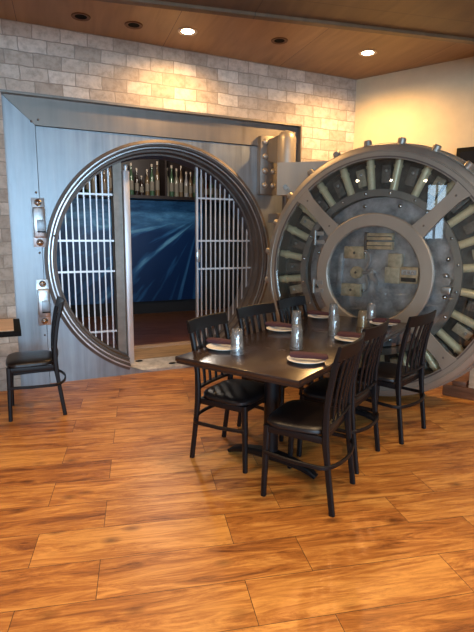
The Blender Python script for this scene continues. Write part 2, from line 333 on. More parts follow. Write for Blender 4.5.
# left wall and front wall with tall storefront windows (the daylight of the room)
def window_wall(name,axis,c,a0,a1,wins,mat):
    mb=MB(); sill,head=(1.35 if axis=='x' else .5),2.75; x=a0
    def put(s0,s1,z0,z1):
        if axis=='x': mb.bb(c-.2,c,s0,s1,z0,z1)
        else: mb.bb(s0,s1,c-.2,c,z0,z1)
    for w0,w1 in wins:
        put(x,w0,0,ZC); put(w0,w1,0,sill); put(w0,w1,head,ZC); x=w1
    put(x,a1,0,ZC); struct(mb,name,mat)
    for i,(w0,w1) in enumerate(wins):
        mb=MB()
        def b2(s0,s1,z0,z1):
            if axis=='x': mb.bb(c-.14,c-.06,s0,s1,z0,z1)
            else: mb.bb(s0,s1,c-.14,c-.06,z0,z1)
        b2(w0,w0+.06,sill,head);b2(w1-.06,w1,sill,head);b2(w0+.06,w1-.06,sill,sill+.06);b2(w0+.06,w1-.06,head-.06,head);b2((w0+w1)/2-.02,(w0+w1)/2+.02,sill+.06,head-.06);b2(w0+.06,(w0+w1)/2-.025,2.05,2.10);b2((w0+w1)/2+.025,w1-.06,2.05,2.10)
        global WN; WN+=1; struct(mb,'window_%d'%WN,MT['mullion'])
WN=0
window_wall('wall_left','x',XL,YF,YW,[(.55,1.10)],MT['offwhite'])
window_wall('wall_front','y',YF,XL-.2,bend.x+.3,[(-4.6,-2.4),(-1.9,.3),(.8,3.0)],MT['offwhite'])
# dropped soffit
a=math.radians(-11.2); d=Vector((math.cos(a),math.sin(a))); e0=Vector((.792,3.617)); A_=e0-d*6.1; B_=e0+d*3.95
mb=MB(); P=[A_,B_,Vector((bend.x,YF)),Vector((XL,YF))]
# far edge follows the beam line; the near side fills the room
A_=e0+d*((XL-e0.x)/d.x)
t=0
# intersection of the beam line with the cream wall
den=d.x*bd.y-d.y*bd.x; w=cor-e0; t=(w.x*bd.y-w.y*bd.x)/den; B_=e0+d*t
P=[A_,B_,bend,Vector((XL,YF))]
mb.loft([[Vector((q.x,q.y,z)) for q in P] for z in (3.05,ZC)])
struct(mb,'ceiling_soffit',MT['soffit']).name='trim_1'
mb=MB(); mb.loft([[Vector((q.x,q.y,z)) for q in (A_+Vector((0,0)),B_,B_-Vector((0,.06)),A_-Vector((0,.06)))] for z in (3.028,3.05)])
struct(mb,'trim_2',MT['soffit'])
# baseboard on the cream wall
mb=MB(); P=[cor-nb*.0,bend,bend-nb*.02,cor-nb*.02]; mb.loft([[Vector((q.x,q.y,z)) for q in P] for z in (0,.12)])
struct(mb,'baseboard_right',MT['cradle'])

# ------------------------------------------------------------------ inside the vault
GX,GZ,GR=1.548,1.2,1.208      # opening centre and radius
YV=YW+.08
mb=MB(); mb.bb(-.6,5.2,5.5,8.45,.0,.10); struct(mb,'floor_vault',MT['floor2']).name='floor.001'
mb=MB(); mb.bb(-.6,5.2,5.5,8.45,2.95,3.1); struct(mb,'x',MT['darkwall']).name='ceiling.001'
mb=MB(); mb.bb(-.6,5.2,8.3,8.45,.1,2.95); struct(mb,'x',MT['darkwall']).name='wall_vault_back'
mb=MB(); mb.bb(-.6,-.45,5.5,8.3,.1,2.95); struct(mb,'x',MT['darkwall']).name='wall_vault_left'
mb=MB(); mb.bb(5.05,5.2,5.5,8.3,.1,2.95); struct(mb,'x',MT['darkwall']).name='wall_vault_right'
o=MB().bb(.35,3.18,8.27,8.296,.32,2.03).build('sea_mural',MT['mural'],smooth=False)
tag(o,'dark blue sea mural with pale streaks on the vault back wall','mural')
# bottle shelf
t=empty('bottle_shelf',(1.9,8.1,2.04)); tag(t,'dark wooden bottle shelf above the blue mural inside the vault','shelf')
MB().bb(-1.6,1.85,-.17,.19,0,.05).build('shelf_board',MT['shelf'],t,smooth=False)
MB().bb(-1.6,1.85,.17,.19,.05,.72).build('back_panel',MT['shelf'],t,smooth=False)
MB().bb(-1.6,1.85,-.17,.19,.72,.76).build('top_board',MT['shelf'],t,smooth=False)
for sx in (-1.6,-.55,.5,1.82): MB().bb(sx,sx+.03,-.17,.17,.05,.72).build('divider',MT['shelf'],t,smooth=False)
bcols=[(.03,.015,.01),(.05,.10,.05),(.16,.10,.05),(.22,.20,.14),(.12,.025,.02),(.28,.26,.25)]
bms=[simple('bottle_glass_%s'%'abcdef'[i],c,.18,spec=.8) for i,c in enumerate(bcols)]
labm=simple('bottle_paper_label',(.20,.17,.13),.7)
names=['near black','dark green','amber brown','straw yellow','dark red','pale clear']
protos=[]
for i,bm_ in enumerate(bms):
    hh=.30+.03*(i%3); rr=.034+.004*(i%2)
    root=empty('bottle')
    MB().lathe([(0,0),(rr,0),(rr,hh*.58),(rr*.8,hh*.68),(rr*.38,hh*.78),(rr*.36,hh*.97),(0,hh*.97)],n=12).build('glass_body',bm_,root)
    MB().lathe([(rr+.001,hh*.18),(rr+.001,hh*.48)],n=12).build('paper_label',labm,root)
    MB().lathe([(0,hh*.965),(rr*.45,hh*.965),(rr*.45,hh*1.06),(0,hh*1.06)],n=10).build('cap',MT['lamptrim'],root)
    protos.append((root,i))
used=set(); nb_=0
ORD='first second third fourth fifth sixth seventh eighth ninth tenth eleventh twelfth thirteenth fourteenth fifteenth sixteenth'.split()
for x0,x1,where in ((1.02,1.58,'behind the left barred gate'),(1.88,3.02,'in the open doorway'),(3.09,3.68,'behind the right barred gate')):
    x=x0; n_=0
    while x<x1:
        if abs(x-2.415)>.05 and abs(x-1.365)>.05:
            i=random.choice([0,1,2,3,4,5,2,5]); root=protos[i][0]
            o=root if i not in used else copy_tree(root); used.add(i)
            o.location=(x,8.06+random.uniform(-.03,.03),2.0905); o.scale=(1,1,random.choice([1,1.1,1.25,1.35,1.45]))
            tag(o,'%s bottle on the high shelf, %s from the left %s'%(names[i],ORD[n_],where),'bottle','bottles on the shelf inside the vault'); n_+=1
        x+=.084
for root,i in protos:
    if i not in used:
        for c in list(root.children): bpy.data.objects.remove(c)
        bpy.data.objects.remove(root)

# ------------------------------------------------------------------ vault frame
TY=Matrix.Translation((GX,0,GZ))@Matrix(((1,0,0,0),(0,0,1,0),(0,1,0,0),(0,0,0,1)))   # lathe: h -> +Y
vf=empty('vault_surround',(GX,YV,0)); tag(vf,'blue grey steel vault frame with a round opening set in the brick wall','vault frame')
OFF=Vector((-GX,-YV,0))
def vpart(mb,name,mat,parent=None,**k):
    o=mb.build(name,mat,parent or vf,**k)
    o.data.transform(Matrix.Translation(OFF)) if (parent is None) else None
    return o
# face plate with a round hole
mb=MB(); n=96; inner=[];outer=[]
gx0,gx1,gz1=.305,FX1,2.455
def edge_pt(t,x0,x1,z0,z1):
    c,s=math.cos(t),math.sin(t); k=1e9
    if c>1e-9: k=min(k,(x1-GX)/c)
    if c<-1e-9: k=min(k,(x0-GX)/c)
    if s>1e-9: k=min(k,(z1-GZ)/s)
    if s<-1e-9: k=min(k,(z0-GZ)/s)
    return (GX+c*k,GZ+s*k)
angs=sorted([2*PI*i/n for i in range(n)]+[math.atan2(z-GZ,x-GX)%(2*PI) for x in (gx0,gx1) for z in (0,gz1)])
def plate_with_hole(mb,y0,y1,x0,x1,z0,z1,r):
    f0=[];
    for t in angs:
        ex,ez=edge_pt(t,x0,x1,z0,z1); ix,iz=GX+r*math.cos(t),GZ+r*math.sin(t)
        if (ex-GX)**2+(ez-GZ)**2 < r*r: ex,ez=GX+(r+.004)*math.cos(t),GZ+(r+.004)*math.sin(t)
        f0.append([(ix,y0,iz),(ex,y0,ez),(ex,y1,ez),(ix,y1,iz)])
    V=[[mb.bm.verts.new(q) for q in a] for a in f0]
    for i in range(len(V)):
        A=V[i];B=V[(i+1)%len(V)]
        for j in range(4): mb.bm.faces.new([A[j],B[j],B[(j+1)%4],A[(j+1)%4]])
plate_with_hole(mb,YV,YV+.05,gx0,gx1,0.0,gz1,GR)
vpart(mb,'face_plate',MT['vault'],smooth=False)
# border plates, mitred at the top left corner, a hair gap as groove
g=.006
mb=MB(); mb.loft([[Vector((x,y,z)) for x,z in ((FX0,0),(gx0-g,0),(gx0-g,gz1+g),(FX0,FZ-.002))] for y in (YV-.015,YV+.05)])
vpart(mb,'border_plate',MT['vault'],smooth=False)
mb=MB(); mb.loft([[Vector((x,y,z)) for x,z in ((FX0+.004,FZ-.001),(gx0-g+.003,gz1+g),(FX1,gz1+g),(FX1,FZ-.001))] for y in (YV-.015,YV+.05)])
vpart(mb,'lintel_plate',MT['frame'],smooth=False)
mb=MB(); mb.bb(FX0,FX1,YV+.05,YV+.06,0,FZ); 
mb.bm.free()
mb=MB(); mb.bb(FX0-.02,FX1,YW-.004,YV+.05,FZ-.001,FZ+.02); mb.bb(FX1-.018,FX1+.0,YW-.004,YV-.016,0,FZ-.002)
vpart(mb,'reveal_lining',MT['frame'],smooth=False)
mb=MB(); mb.bb(FX0-.03,gx0,YV+.05,YV+.055,0,FZ); mb.bb(gx0,FX1,YV+.05,YV+.055,gz1-.03,FZ)
vpart(mb,'backing_plate',MT['frameblack'],smooth=False)
# small screws on the plates
def dome(mb,c,r,nrm=(0,-1,0)):
    q=Vector(nrm).to_track_quat('Z','Y').to_matrix().to_4x4()
    mb.lathe([(r,0),(r*.92,r*.35),(r*.65,r*.62),(0,r*.75)],Matrix.Translation(c)@q,n=14)
for x,z in ((.27,2.49),(.33,2.51),(.275,1.86),(.275,1.30),(.28,.5),(.70,2.02),(.45,1.72),(.42,1.46)):
    mb=MB(); dome(mb,(x,YV-.015 if x<.3 or z>2.46 else YV,z),.011); vpart(mb,'screw',MT['ring'])
# stepped ring lining the opening
prof=[(1.235,YV-.0),(1.232,YV-.022),(1.205,YV-.03),(1.20,YV-.012),(1.178,YV-.012),(1.172,YV+.03),(1.160,YV+.03),(1.152,YV+.10),(1.132,YV+.10),(1.122,YV+.19),(1.105,YV+.19),(1.10,YV+.42),(1.16,YV+.42),(1.235,YV+.05)]
RA0,RA1=math.radians(-58.6),math.radians(248.4)
mb=MB(); mb.lathe([(r,h) for r,h in prof],TY,n=116,closed=True,a0=RA0,a1=RA1)
ring=vpart(mb,'opening_ring',MT['ring'],ang=20)
for r_,h_ in ((1.203,YV-.031),(1.169,YV+.028)):
    mb=MB(); mb.lathe([(r_,h_+.004),(r_-.002,h_-.003),(r_-.012,h_-.003),(r_-.014,h_+.004)],TY,n=116,closed=True,a0=RA0,a1=RA1)
    vpart(mb,'bright_bead',MT['steelbright'])
# collar behind, keeps daylight out of the wall cavity
mb=MB(); mb.bb(-.6,GX-1.0,YV+.06,YV+.45,0,2.95);mb.bm.free()
angs_s=angs
mb=MB(); gx0_,gx1_=gx0,gx1
angs=sorted([2*PI*i/96 for i in range(96)]+[math.atan2(z-GZ,x-GX)%(2*PI) for x in (-.6,5.2) for z in (0,3.1)])
plate_with_hole(mb,YV+.30,YV+.44,-.6,5.2,0,3.1,1.155)
struct(mb,'wall_vault_front',MT['darkwall'])
# sill and threshold in the bottom of the ring
mb=MB()
def circ_half(z,r): return math.sqrt(max(r*r-(GZ-z)**2,0))
zs=.045; hw=circ_half(zs,1.165)
SX0,SX1=1.12,2.16
mb.loft([[Vector((x,YV+.004,.0)),Vector((x,YV+.004,.03)),Vector((x,YV+.05,.045)),Vector((x,YV+.24,.088)),Vector((x,YV+.24,.0))] for x in (SX0,SX1)])
sill=vpart(mb,'steel_sill',MT['sill'],smooth=False)
mb=MB()
for x,y,z in ((1.60,5.125,.052),(1.255,5.255,.081)):
    mb.lathe([(0,.0),(.042,.0),(.038,.006),(0,.006)],Matrix.Translation((x,y,z))@Matrix.Diagonal((1,.5,1,1)),n=20)
vpart(mb,'slot',MT['frameblack'])
h2=circ_half(.10,1.12); h3=circ_half(.15,1.10)
mb=MB(); mb.loft([[Vector((x,YV+.24,.03)),Vector((x,YV+.24,.090)),Vector((x,YV+.50,.148)),Vector((x,YV+.50,.03))] for x in (SX0,SX1)])
vpart(mb,'oak_threshold',MT['gold'],smooth=False)
mb=MB(); mb.bb(SX0,SX1,YV+.50,YV+.60,.03,.168); vpart(mb,'threshold_nosing',MT['lightwood'],smooth=False)

# left latches
def latch(zc,zt,zb,xc):
    root=empty('wall_latch',(xc,YV-.016,zb)); h=zt-zb
    MB().bb(-.058,.058,-.008,.0,0,h,bev=.003).build('mounting_plate',MT['steelbright'],root)
    body=MB(); body.bb(-.055,.055,-.085,-.008,.085,h-.085,bev=.018); b=body.build('latch_body',MT['steelbright'],root)
    MB().bb(-.022,.050,-.098,-.084,h*.32,h*.56,bev=.004).build('catch',MT['vault'],b)
    MB().bb(-.022,.050,-.102,-.080,h*.30,h*.325).build('slot',MT['frameblack'],b)
    for z in (.042,h-.042):
        mb=MB(); dome(mb,(0,-.008,z),.034); mb.build('bolt',MT['chrome'],root)
    return root
l1=latch(0,1.81,1.355,.285); tag(l1,'upper of the two steel latches beside the left of the round opening','latch','latches on the vault frame')
l2=latch(0,1.045,.60,.285); tag(l2,'lower steel latch on the blue frame, behind the black chair','latch','latches on the vault frame')
# hinge bracket with rivets on the right of the opening
hb=empty('hinge_bracket',(2.70,YV,0)); tag(hb,'riveted steel hinge bracket with a domed barrel, right of the opening','hinge')
MB().bb(-.105,.11,-.09,0,1.93,2.56,bev=.006).build('rivet_plate',MT['frame'],hb)
for i in range(4):
    for sx in (-.05,.055):
        if sx>0 and i>1: continue
        mb=MB(); dome(mb,(sx,-.09,2.03+.155*i),.033); mb.build('rivet',MT['door'],hb)
mb=MB(); mb.loft([[Vector(q) for q in ((-.03,-.09,2.30),(.0,-.09,2.30),(.0,-.09,2.53),(-.03,-.09,2.50))],[Vector(q) for q in ((.02,-.24,2.25),(.06,-.24,2.25),(.06,-.24,2.54),(.02,-.24,2.54))]])
mb.build('gusset',MT['frame'],hb)
mb=MB(); mb.lathe([(0,2.24),(.10,2.24),(.10,2.50),(.088,2.545),(.06,2.575),(.03,2.588),(0,2.59)],Matrix.Translation((.105,-.29,0)),n=32)
barrel=mb.build('hinge_barrel',MT['door'],hb)
MB().cyl((.105,-.29,1.55),(.105,-.29,2.25),.035).build('hinge_pin',MT['ring'],hb)
MB().bb(.0,.12,-.30,-.09,1.62,1.72,bev=.01).build('lower_lug',MT['frame'],hb)

# ------------------------------------------------------------------ barred gates inside the opening
YG=5.3
def zr(x,r=1.10): return math.sqrt(max(r*r-(x-GX)**2,0))
CB=[.44,1.09,1.41,1.885]
def gate_bars(root,x0,x1,n,ox):
    for i in range(n):
        x=x0+(x1-x0)*i/(n-1); h=zr(x,1.108)
        MB().bb(x-.0065,x+.0065,YG-.0065,YG+.0065,GZ-h,GZ+h).build('bar',MT['gate'],root).data.transform(Matrix.Translation((-ox,-YG,0)))
def hbar(root,xa,xb,ox):
    for z in CB:
        k=math.sqrt(max(1.106**2-(z-GZ)**2,0)); a_=max(xa,GX-k); b_=min(xb,GX+k)
        if b_>a_: MB().bb(a_,b_,YG-.013,YG-.007,z-.010,z+.010).build('crossbar',MT['gate'],root).data.transform(Matrix.Translation((-ox,-YG,0)))
g1=empty('vault_gate',(.75,YG,0)); tag(g1,'fixed barred steel gate section filling the left of the round opening','gate','barred gates in the vault opening')
gate_bars(g1,.49,.99,9,.75); hbar(g1,.44,1.03,.75)
def arcpoly(xa,xb,r=1.108):
    up=[(xa+(xb-xa)*i/6) for i in range(7)]
    return [(x,GZ+zr(x,r)) for x in up]+[(x,max(.09,GZ-zr(x,r))) for x in reversed(up)]
mb=MB(); P=arcpoly(1.035,1.125); mb.loft([[Vector((x,y,z)) for x,z in P] for y in (YG-.03,YG+.03)])
mb.build('end_plate',MT['gateplate'],g1,smooth=False).data.transform(Matrix.Translation((-.75,-YG,0)))
g2=empty('vault_gate',(2.3,YG,0)); tag(g2,'fixed barred steel gate section filling the right of the round opening','gate','barred gates in the vault opening')
gate_bars(g2,2.02,2.60,11,2.3); hbar(g2,1.98,2.66,2.3)
mb=MB(); P=arcpoly(1.955,1.977,1.10); mb.loft([[Vector((x,y,z)) for x,z in P] for y in (YG-.02,YG+.02)])
mb.build('stile',MT['gate'],g2,smooth=False).data.transform(Matrix.Translation((-2.3,-YG,0)))
mb=MB(); mb.bb(-.02,.025,-.05,-.02,-.05,.09,bev=.006); o=mb.build('lock_box',MT['steelbright'],g2); o.location=(-.335,0,1.22)
# the open leaf, swung inwards
lf=empty('vault_gate',(1.162,YG-.06,0),0); tag(lf,'open barred gate leaf swung inwards, seen edge on with a pale steel post','gate','barred gates in the vault opening')
MB().bb(-.031,.031,-.03,.03,.05,2.13,bev=.004).build('hinge_post',MT['gate'],lf)
mb=MB(); mb.lathe([(0,2.13),(.018,2.13),(.018,2.15),(.024,2.17),(.018,2.19),(0,2.20)],n=14); mb.build('finial',MT['gate'],lf)
for z in CB: MB().bb(-.007,.007,.03,.74,z-.010,z+.010).build('crossbar',MT['gateplate'],lf)
for i in range(10):
    y=.09+.064*i; MB().bb(-.008,.008,y-.008,y+.008,.13,2.16-.02*i).build('bar',MT['gateplate'],lf)
MB().bb(-.02,.02,.70,.74,.13,1.98).build('stile',MT['gateplate'],lf)

# ------------------------------------------------------------------ the round vault door
DK=1.03; DC=(2.913,3.417); DZ=1.16
vd=empty('vault_door',(DC[0],DC[1],1.1498-DZ*DK),math.radians(-61.2)); vd.scale=(DK,)*3; tag(vd,'huge round open vault door with glazed face, spokes and radial bolts','vault door')
TD=Matrix.Translation((0,0,DZ))@Matrix(((1,0,0,0),(0,0,1,0),(0,1,0,0),(0,0,0,1)))
def dpt(r,t,y): return (r*math.cos(t),y,DZ+r*math.sin(t))
def dring(name,prof,mat,parent=vd,n=128,ang=25): return MB().lathe(prof,TD,n=n,closed=True).build(name,mat,parent,ang=ang)
dring('front_ring',[(.961,.0),(1.012,.0),(1.016,.006),(1.022,.006),(1.026,.002),(1.060,.010),(1.074,.020),(1.080,.035),(1.080,.05),(.961,.05)],MT['door'])
dring('door_rim',[(.985,.05),(1.088,.05),(1.096,.12),(1.098,.17),(1.104,.175),(1.106,.26),(1.113,.265),(1.115,.36),(.985,.36)],MT['door'])
dring('back_drum',[(0.0,.23),(.985,.23),(.985,.361),(1.113,.361),(1.113,.44),(0.0,.44)],MT['innerdark'])
dring('bead',[(.968,-.004),(.980,-.004),(.980,.0),(.968,.0)],MT['ring']) 
dring('hub_ring',[(.408,-.012),(.416,-.02),(.508,-.02),(.5165,-.012),(.5165,.022),(.408,.022)],MT['door'])
dring('mid_ring',[(.660,.045),(.717,.045),(.717,.085),(.660,.085)],MT['door2'])
dring('inner_drum',[(.0,.14),(.655,.14),(.655,.231),(.0,.231)],MT['inner'])
MB().lathe([(0,.008),(.960,.008),(.960,.018),(0,.018)],TD,n=96).build('glass_pane',MT['pane'],vd)
for k in range(4):
    t=PI/4+PI/2*k
    m=Matrix.Translation((0,0,DZ))@Matrix.Rotation(-t,4,'Y')
    P=[(.50,-.068),(.70,-.052),(.88,-.052),(.975,-.075),(.975,.075),(.88,.052),(.70,.052),(.50,.068)]
    mb=MB(); mb.loft([[m@Vector((a_,y,b_)) for a_,b_ in P] for y in (-.010,.0075)])
    sp_=mb.build('spoke',MT['door'],vd,smooth=False)
    mb=MB(); 
    for rr in (.58,.90): dome(mb,m@Vector((rr,-.010,0)),.008)
    mb.build('screw',MT['ring'],sp_)
rod=None; stub=None
for k in range(24):
    t=math.radians(6.3+15*k); m=Matrix.Translation((0,0,DZ))@Matrix.Rotation(-t,4,'Y')
    if rod is None:
        mb=MB(); mb.cyl((.71,.115,0),(.99,.115,0),.033,n=20); mb.cyl((.905,.115,0),(.925,.115,0),.040,n=20)
        rod=mb.build('bolt_rod',MT['rod'],vd)
        mb=MB(); mb.cyl((1.04,.075,0),(1.122,.075,0),.033,n=20); mb.lathe([(.033,0),(.027,.009),(0,.011)],Matrix.Translation((1.122,.075,0))@Matrix.Rotation(PI/2,4,'Y'),n=18)
        stub=mb.build('bolt_tip',MT['door'],vd)
        r_=rod; s_=stub
    else:
        r_=rod.copy(); s_=stub.copy(); COL.objects.link(r_); COL.objects.link(s_)
    r_.parent=vd; s_.parent=vd
    if 14<=k<=21: bpy.data.objects.remove(s_); s_=None
    r_.location=(0,0,DZ); r_.rotation_euler=(0,-t,0)
    if s_: s_.location=(0,0,DZ); s_.rotation_euler=(0,-t,0)
    # small guide plate between rods, some with a pale panel
    t2=t+math.radians(7.5); m=Matrix.Translation((0,0,DZ))@Matrix.Rotation(-t2,4,'Y')
    mb=MB()
    mb.box(m@Vector((.85,.20,0)),(.15,.06,.08),rot=Matrix.Rotation(-t2,4,'Y'),bev=.004)
    gp=mb.build('guide_block',MT['guide'] if k%3 else MT['white'],vd)
    mb=MB(); dome(mb,m@Vector((.88,.17,0)),.014); mb.build('screw',MT['steelbright'],gp)
for k in range(20):
    t=math.radians(9+18*k); mb=MB(); dome(mb,dpt(.689,t,.045),.013); mb.build('ring_screw',MT['chrome'],vd)
for k in range(12):
    t=math.radians(14+30*k); mb=MB(); dome(mb,dpt(.60,t,.14),.02); mb.build('drum_bolt',MT['chrome'],vd)
# hinges of the small inner glass door on the left of the hub ring
for z0,z1 in ((.24,.37),(-.20,-.07)):
    mb=MB(); mb.cyl((-.535,-.03,DZ+z0),(-.535,-.03,DZ+z1),.011); mb.bb(-.53,-.44,-.026,-.018,DZ+z0+.01,DZ+z0+.045); mb.bb(-.53,-.45,-.026,-.018,DZ+z1-.045,DZ+z1-.01)
    mb.build('small_hinge',MT['door2'],vd)
# the lock work behind the hub glass (local a,z at depth .10-.14)
def dbox(name,a0,a1,z0,z1,mat,y0=.095,y1=.14,bev=.004,parent=vd):
    return MB().bb(a0,a1,y0,y1,DZ+z0,DZ+z1,bev=bev).build(name,mat,parent)
dbox('slide_bar',-.375,-.325,-.205,.165,MT['inner'],.115)
u1=dbox('combination_lock',-.303,-.118,.123,.233,MT['brass']); u2_=dbox('combination_lock',-.317,-.128,-.218,-.104,MT['brass'])
mb=MB(); dome(mb,(-.205,.095,DZ+.175),.012); mb.build('screw',MT['ring'],u1)
mb=MB(); dome(mb,(-.225,.095,DZ-.16),.012); mb.build('screw',MT['ring'],u2_)
dr=MB().lathe([(0,.088),(.048,.088),(.055,.096),(.055,.14),(0,.14)],Matrix.Translation((-.182,0,DZ))@Matrix(((1,0,0,0),(0,0,1,0),(0,1,0,0),(0,0,0,1))),n=32).build('dial_drum',MT['brass'],vd)
mb=MB(); dome(mb,(-.182,.088,DZ),.011); mb.build('screw',MT['ring'],dr)
d1=dbox('time_lock_drawer',-.092,.137,.290,.351,MT['brass'],.08); d2=dbox('time_lock_drawer',-.088,.137,.211,.276,MT['brass'],.08)
for q,z in ((d1,.32),(d2,.243)):
    mb=MB(); mb.bb(-.085,.13,.075,.08,DZ+z-.004,DZ+z+.004); mb.build('edge_strip',MT['ring'],q)
dbox('time_lock_frame',-.115,-.095,.20,.36,MT['ring'],.085)
dbox('case_upper',.108,.226,.062,.178,MT['white'],.08); dbox('case_lower',.090,.218,-.075,.062,MT['white'],.07)
ck=dbox('clock_case',.220,.368,-.067,.070,MT['brass'],.075)
dbox('clock_window',.232,.356,-.052,-.018,MT['frameblack'],.071,.0755,0,ck); dbox('clock_window',.232,.356,.006,.048,MT['inner'],.071,.0755,0,ck)
for i in range(3):
    MB().lathe([(0,0),(.014,0),(.014,.004),(0,.004)],Matrix.Translation((.262+.032*i,.072,DZ+.026))@Matrix.Rotation(PI/2,4,'X'),n=14).build('clock_dial',MT['chrome'],ck)
mb=MB(); pts=[(-.11,.11,DZ+.20),(-.075,.11,DZ+.17),(-.065,.11,DZ+.11),(-.085,.11,DZ+.05),(-.11,.11,DZ+.01)]; mb.sweep(pts,.022,.02,up=(0,1,0)); mb.build('link_arm',MT['steelbright'],vd)
mb=MB(); pts=[(-.11,.11,DZ-.16),(-.08,.11,DZ-.14),(-.072,.11,DZ-.08),(-.09,.11,DZ-.02)]; mb.sweep(pts,.022,.02,up=(0,1,0)); mb.build('link_arm',MT['steelbright'],vd)
mb=MB(); mb.cyl((-.12,.10,DZ+.0),(-.04,.10,DZ+.012),.014); mb.cyl((-.046,.09,DZ+.011),(-.046,.13,DZ+.011),.03,n=20)
mb.sweep([(-.046,.105,DZ+.01),(-.03,.105,DZ-.04),(.0,.105,DZ-.06),(.025,.105,DZ-.10)],[.05,.04,.035,.02],.015,up=(0,1,0)); mb.build('cam_lever',MT['steelbright'],vd)
for z in (.178,-.16): 
    mb=MB(); mb.sphere((-.108,.105,DZ+z),.017); mb.build('knob',MT['chrome'],vd)
# relocker unit seen right of the hub ring
mb=MB(); mb.bb(.565,.635,.06,.14,DZ-.13,DZ-.075,bev=.006); mb.cyl((.60,.06,DZ-.03),(.60,.14,DZ-.03),.032); mb.sphere((.595,.07,DZ+.015),.022); mb.build('relocker',MT['steelbright'],vd)
# crane arm that carries the door
ca=math.radians(-61.2)
def w2d(x,y,z):
    dx,dy=x-DC[0],y-DC[1]; return Vector(((dx*math.cos(-ca)-dy*math.sin(-ca))/DK,(dx*math.sin(-ca)+dy*math.cos(-ca))/DK,(z-(1.1498-DZ*DK))/DK))
a0=Vector((2.675,4.70)); a1=Vector((3.24,4.22)); dd=(a1-a0).normalized(); nn_=Vector((-dd.y,dd.x))
mb=MB(); P=[a0-nn_*.07,a1-nn_*.07,a1+nn_*.07,a0+nn_*.07]
mb.loft([[w2d(q.x,q.y,z) for q in P] for z in (1.90,2.235)]); arm=mb.build('crane_arm',MT['door'],vd,smooth=False)
mb=MB(); P=[a1-nn_*.10-dd*.02,a1-nn_*.10+dd*.16,a1+nn_*.07+dd*.16,a1+nn_*.07-dd*.02]
mb.loft([[w2d(q.x,q.y,z) for q in P] for z in (.9,2.235)]); mb.build('back_yoke',MT['door'],vd,smooth=False)
for tt,z in ((.50,2.14),(.13,1.98)):
    q=a0+dd*tt*(a1-a0).length-nn_*.07; mb=MB(); v=w2d(q.x,q.y,z); nrm=(w2d(q.x-nn_.x,q.y-nn_.y,z)-v)
    mb.cyl(v,v+nrm*.04,.025,n=16); mb.build('arm_bolt',MT['chrome'],arm)
# timber cradle below the door
cr=empty('timber_cradle',(3.78,3.04,0),math.radians(-61.2)); tag(cr,'low reddish timber cradle on the floor behind the vault door bottom','timber cradle')
MB().bb(-.20,1.0,-.03,.09,0,.11,bev=.006).build('beam',MT['cradle'],cr)
MB().bb(-.20,1.0,.30,.42,0,.11,bev=.006).build('beam',MT['cradle'],cr)
for x in (-.12,.5): MB().bb(x,x+.12,-.03,.42,.11,.16,bev=.006).build('cross_block',MT['cradle'],cr)
MB().bb(.02,.13,-.02,.08,.11,.36,bev=.006).build('upright_block',MT['lightwood'],cr)
# dark framed panel on the cream wall
q=cor+bd*1.20; qa=math.atan2(bd.y,bd.x)
wp=empty('wall_panel',(q.x,q.y,1.58),qa); tag(wp,'black framed panel on the cream wall, mostly hidden behind the vault door','panel')
MB().bb(0,1.0,-.05,-.004,0,.82,bev=.006).build('frame',MT['frameblack'],wp); MB().bb(.04,.96,-.056,-.05,.04,.78).build('panel_face',MT['screen'],wp)

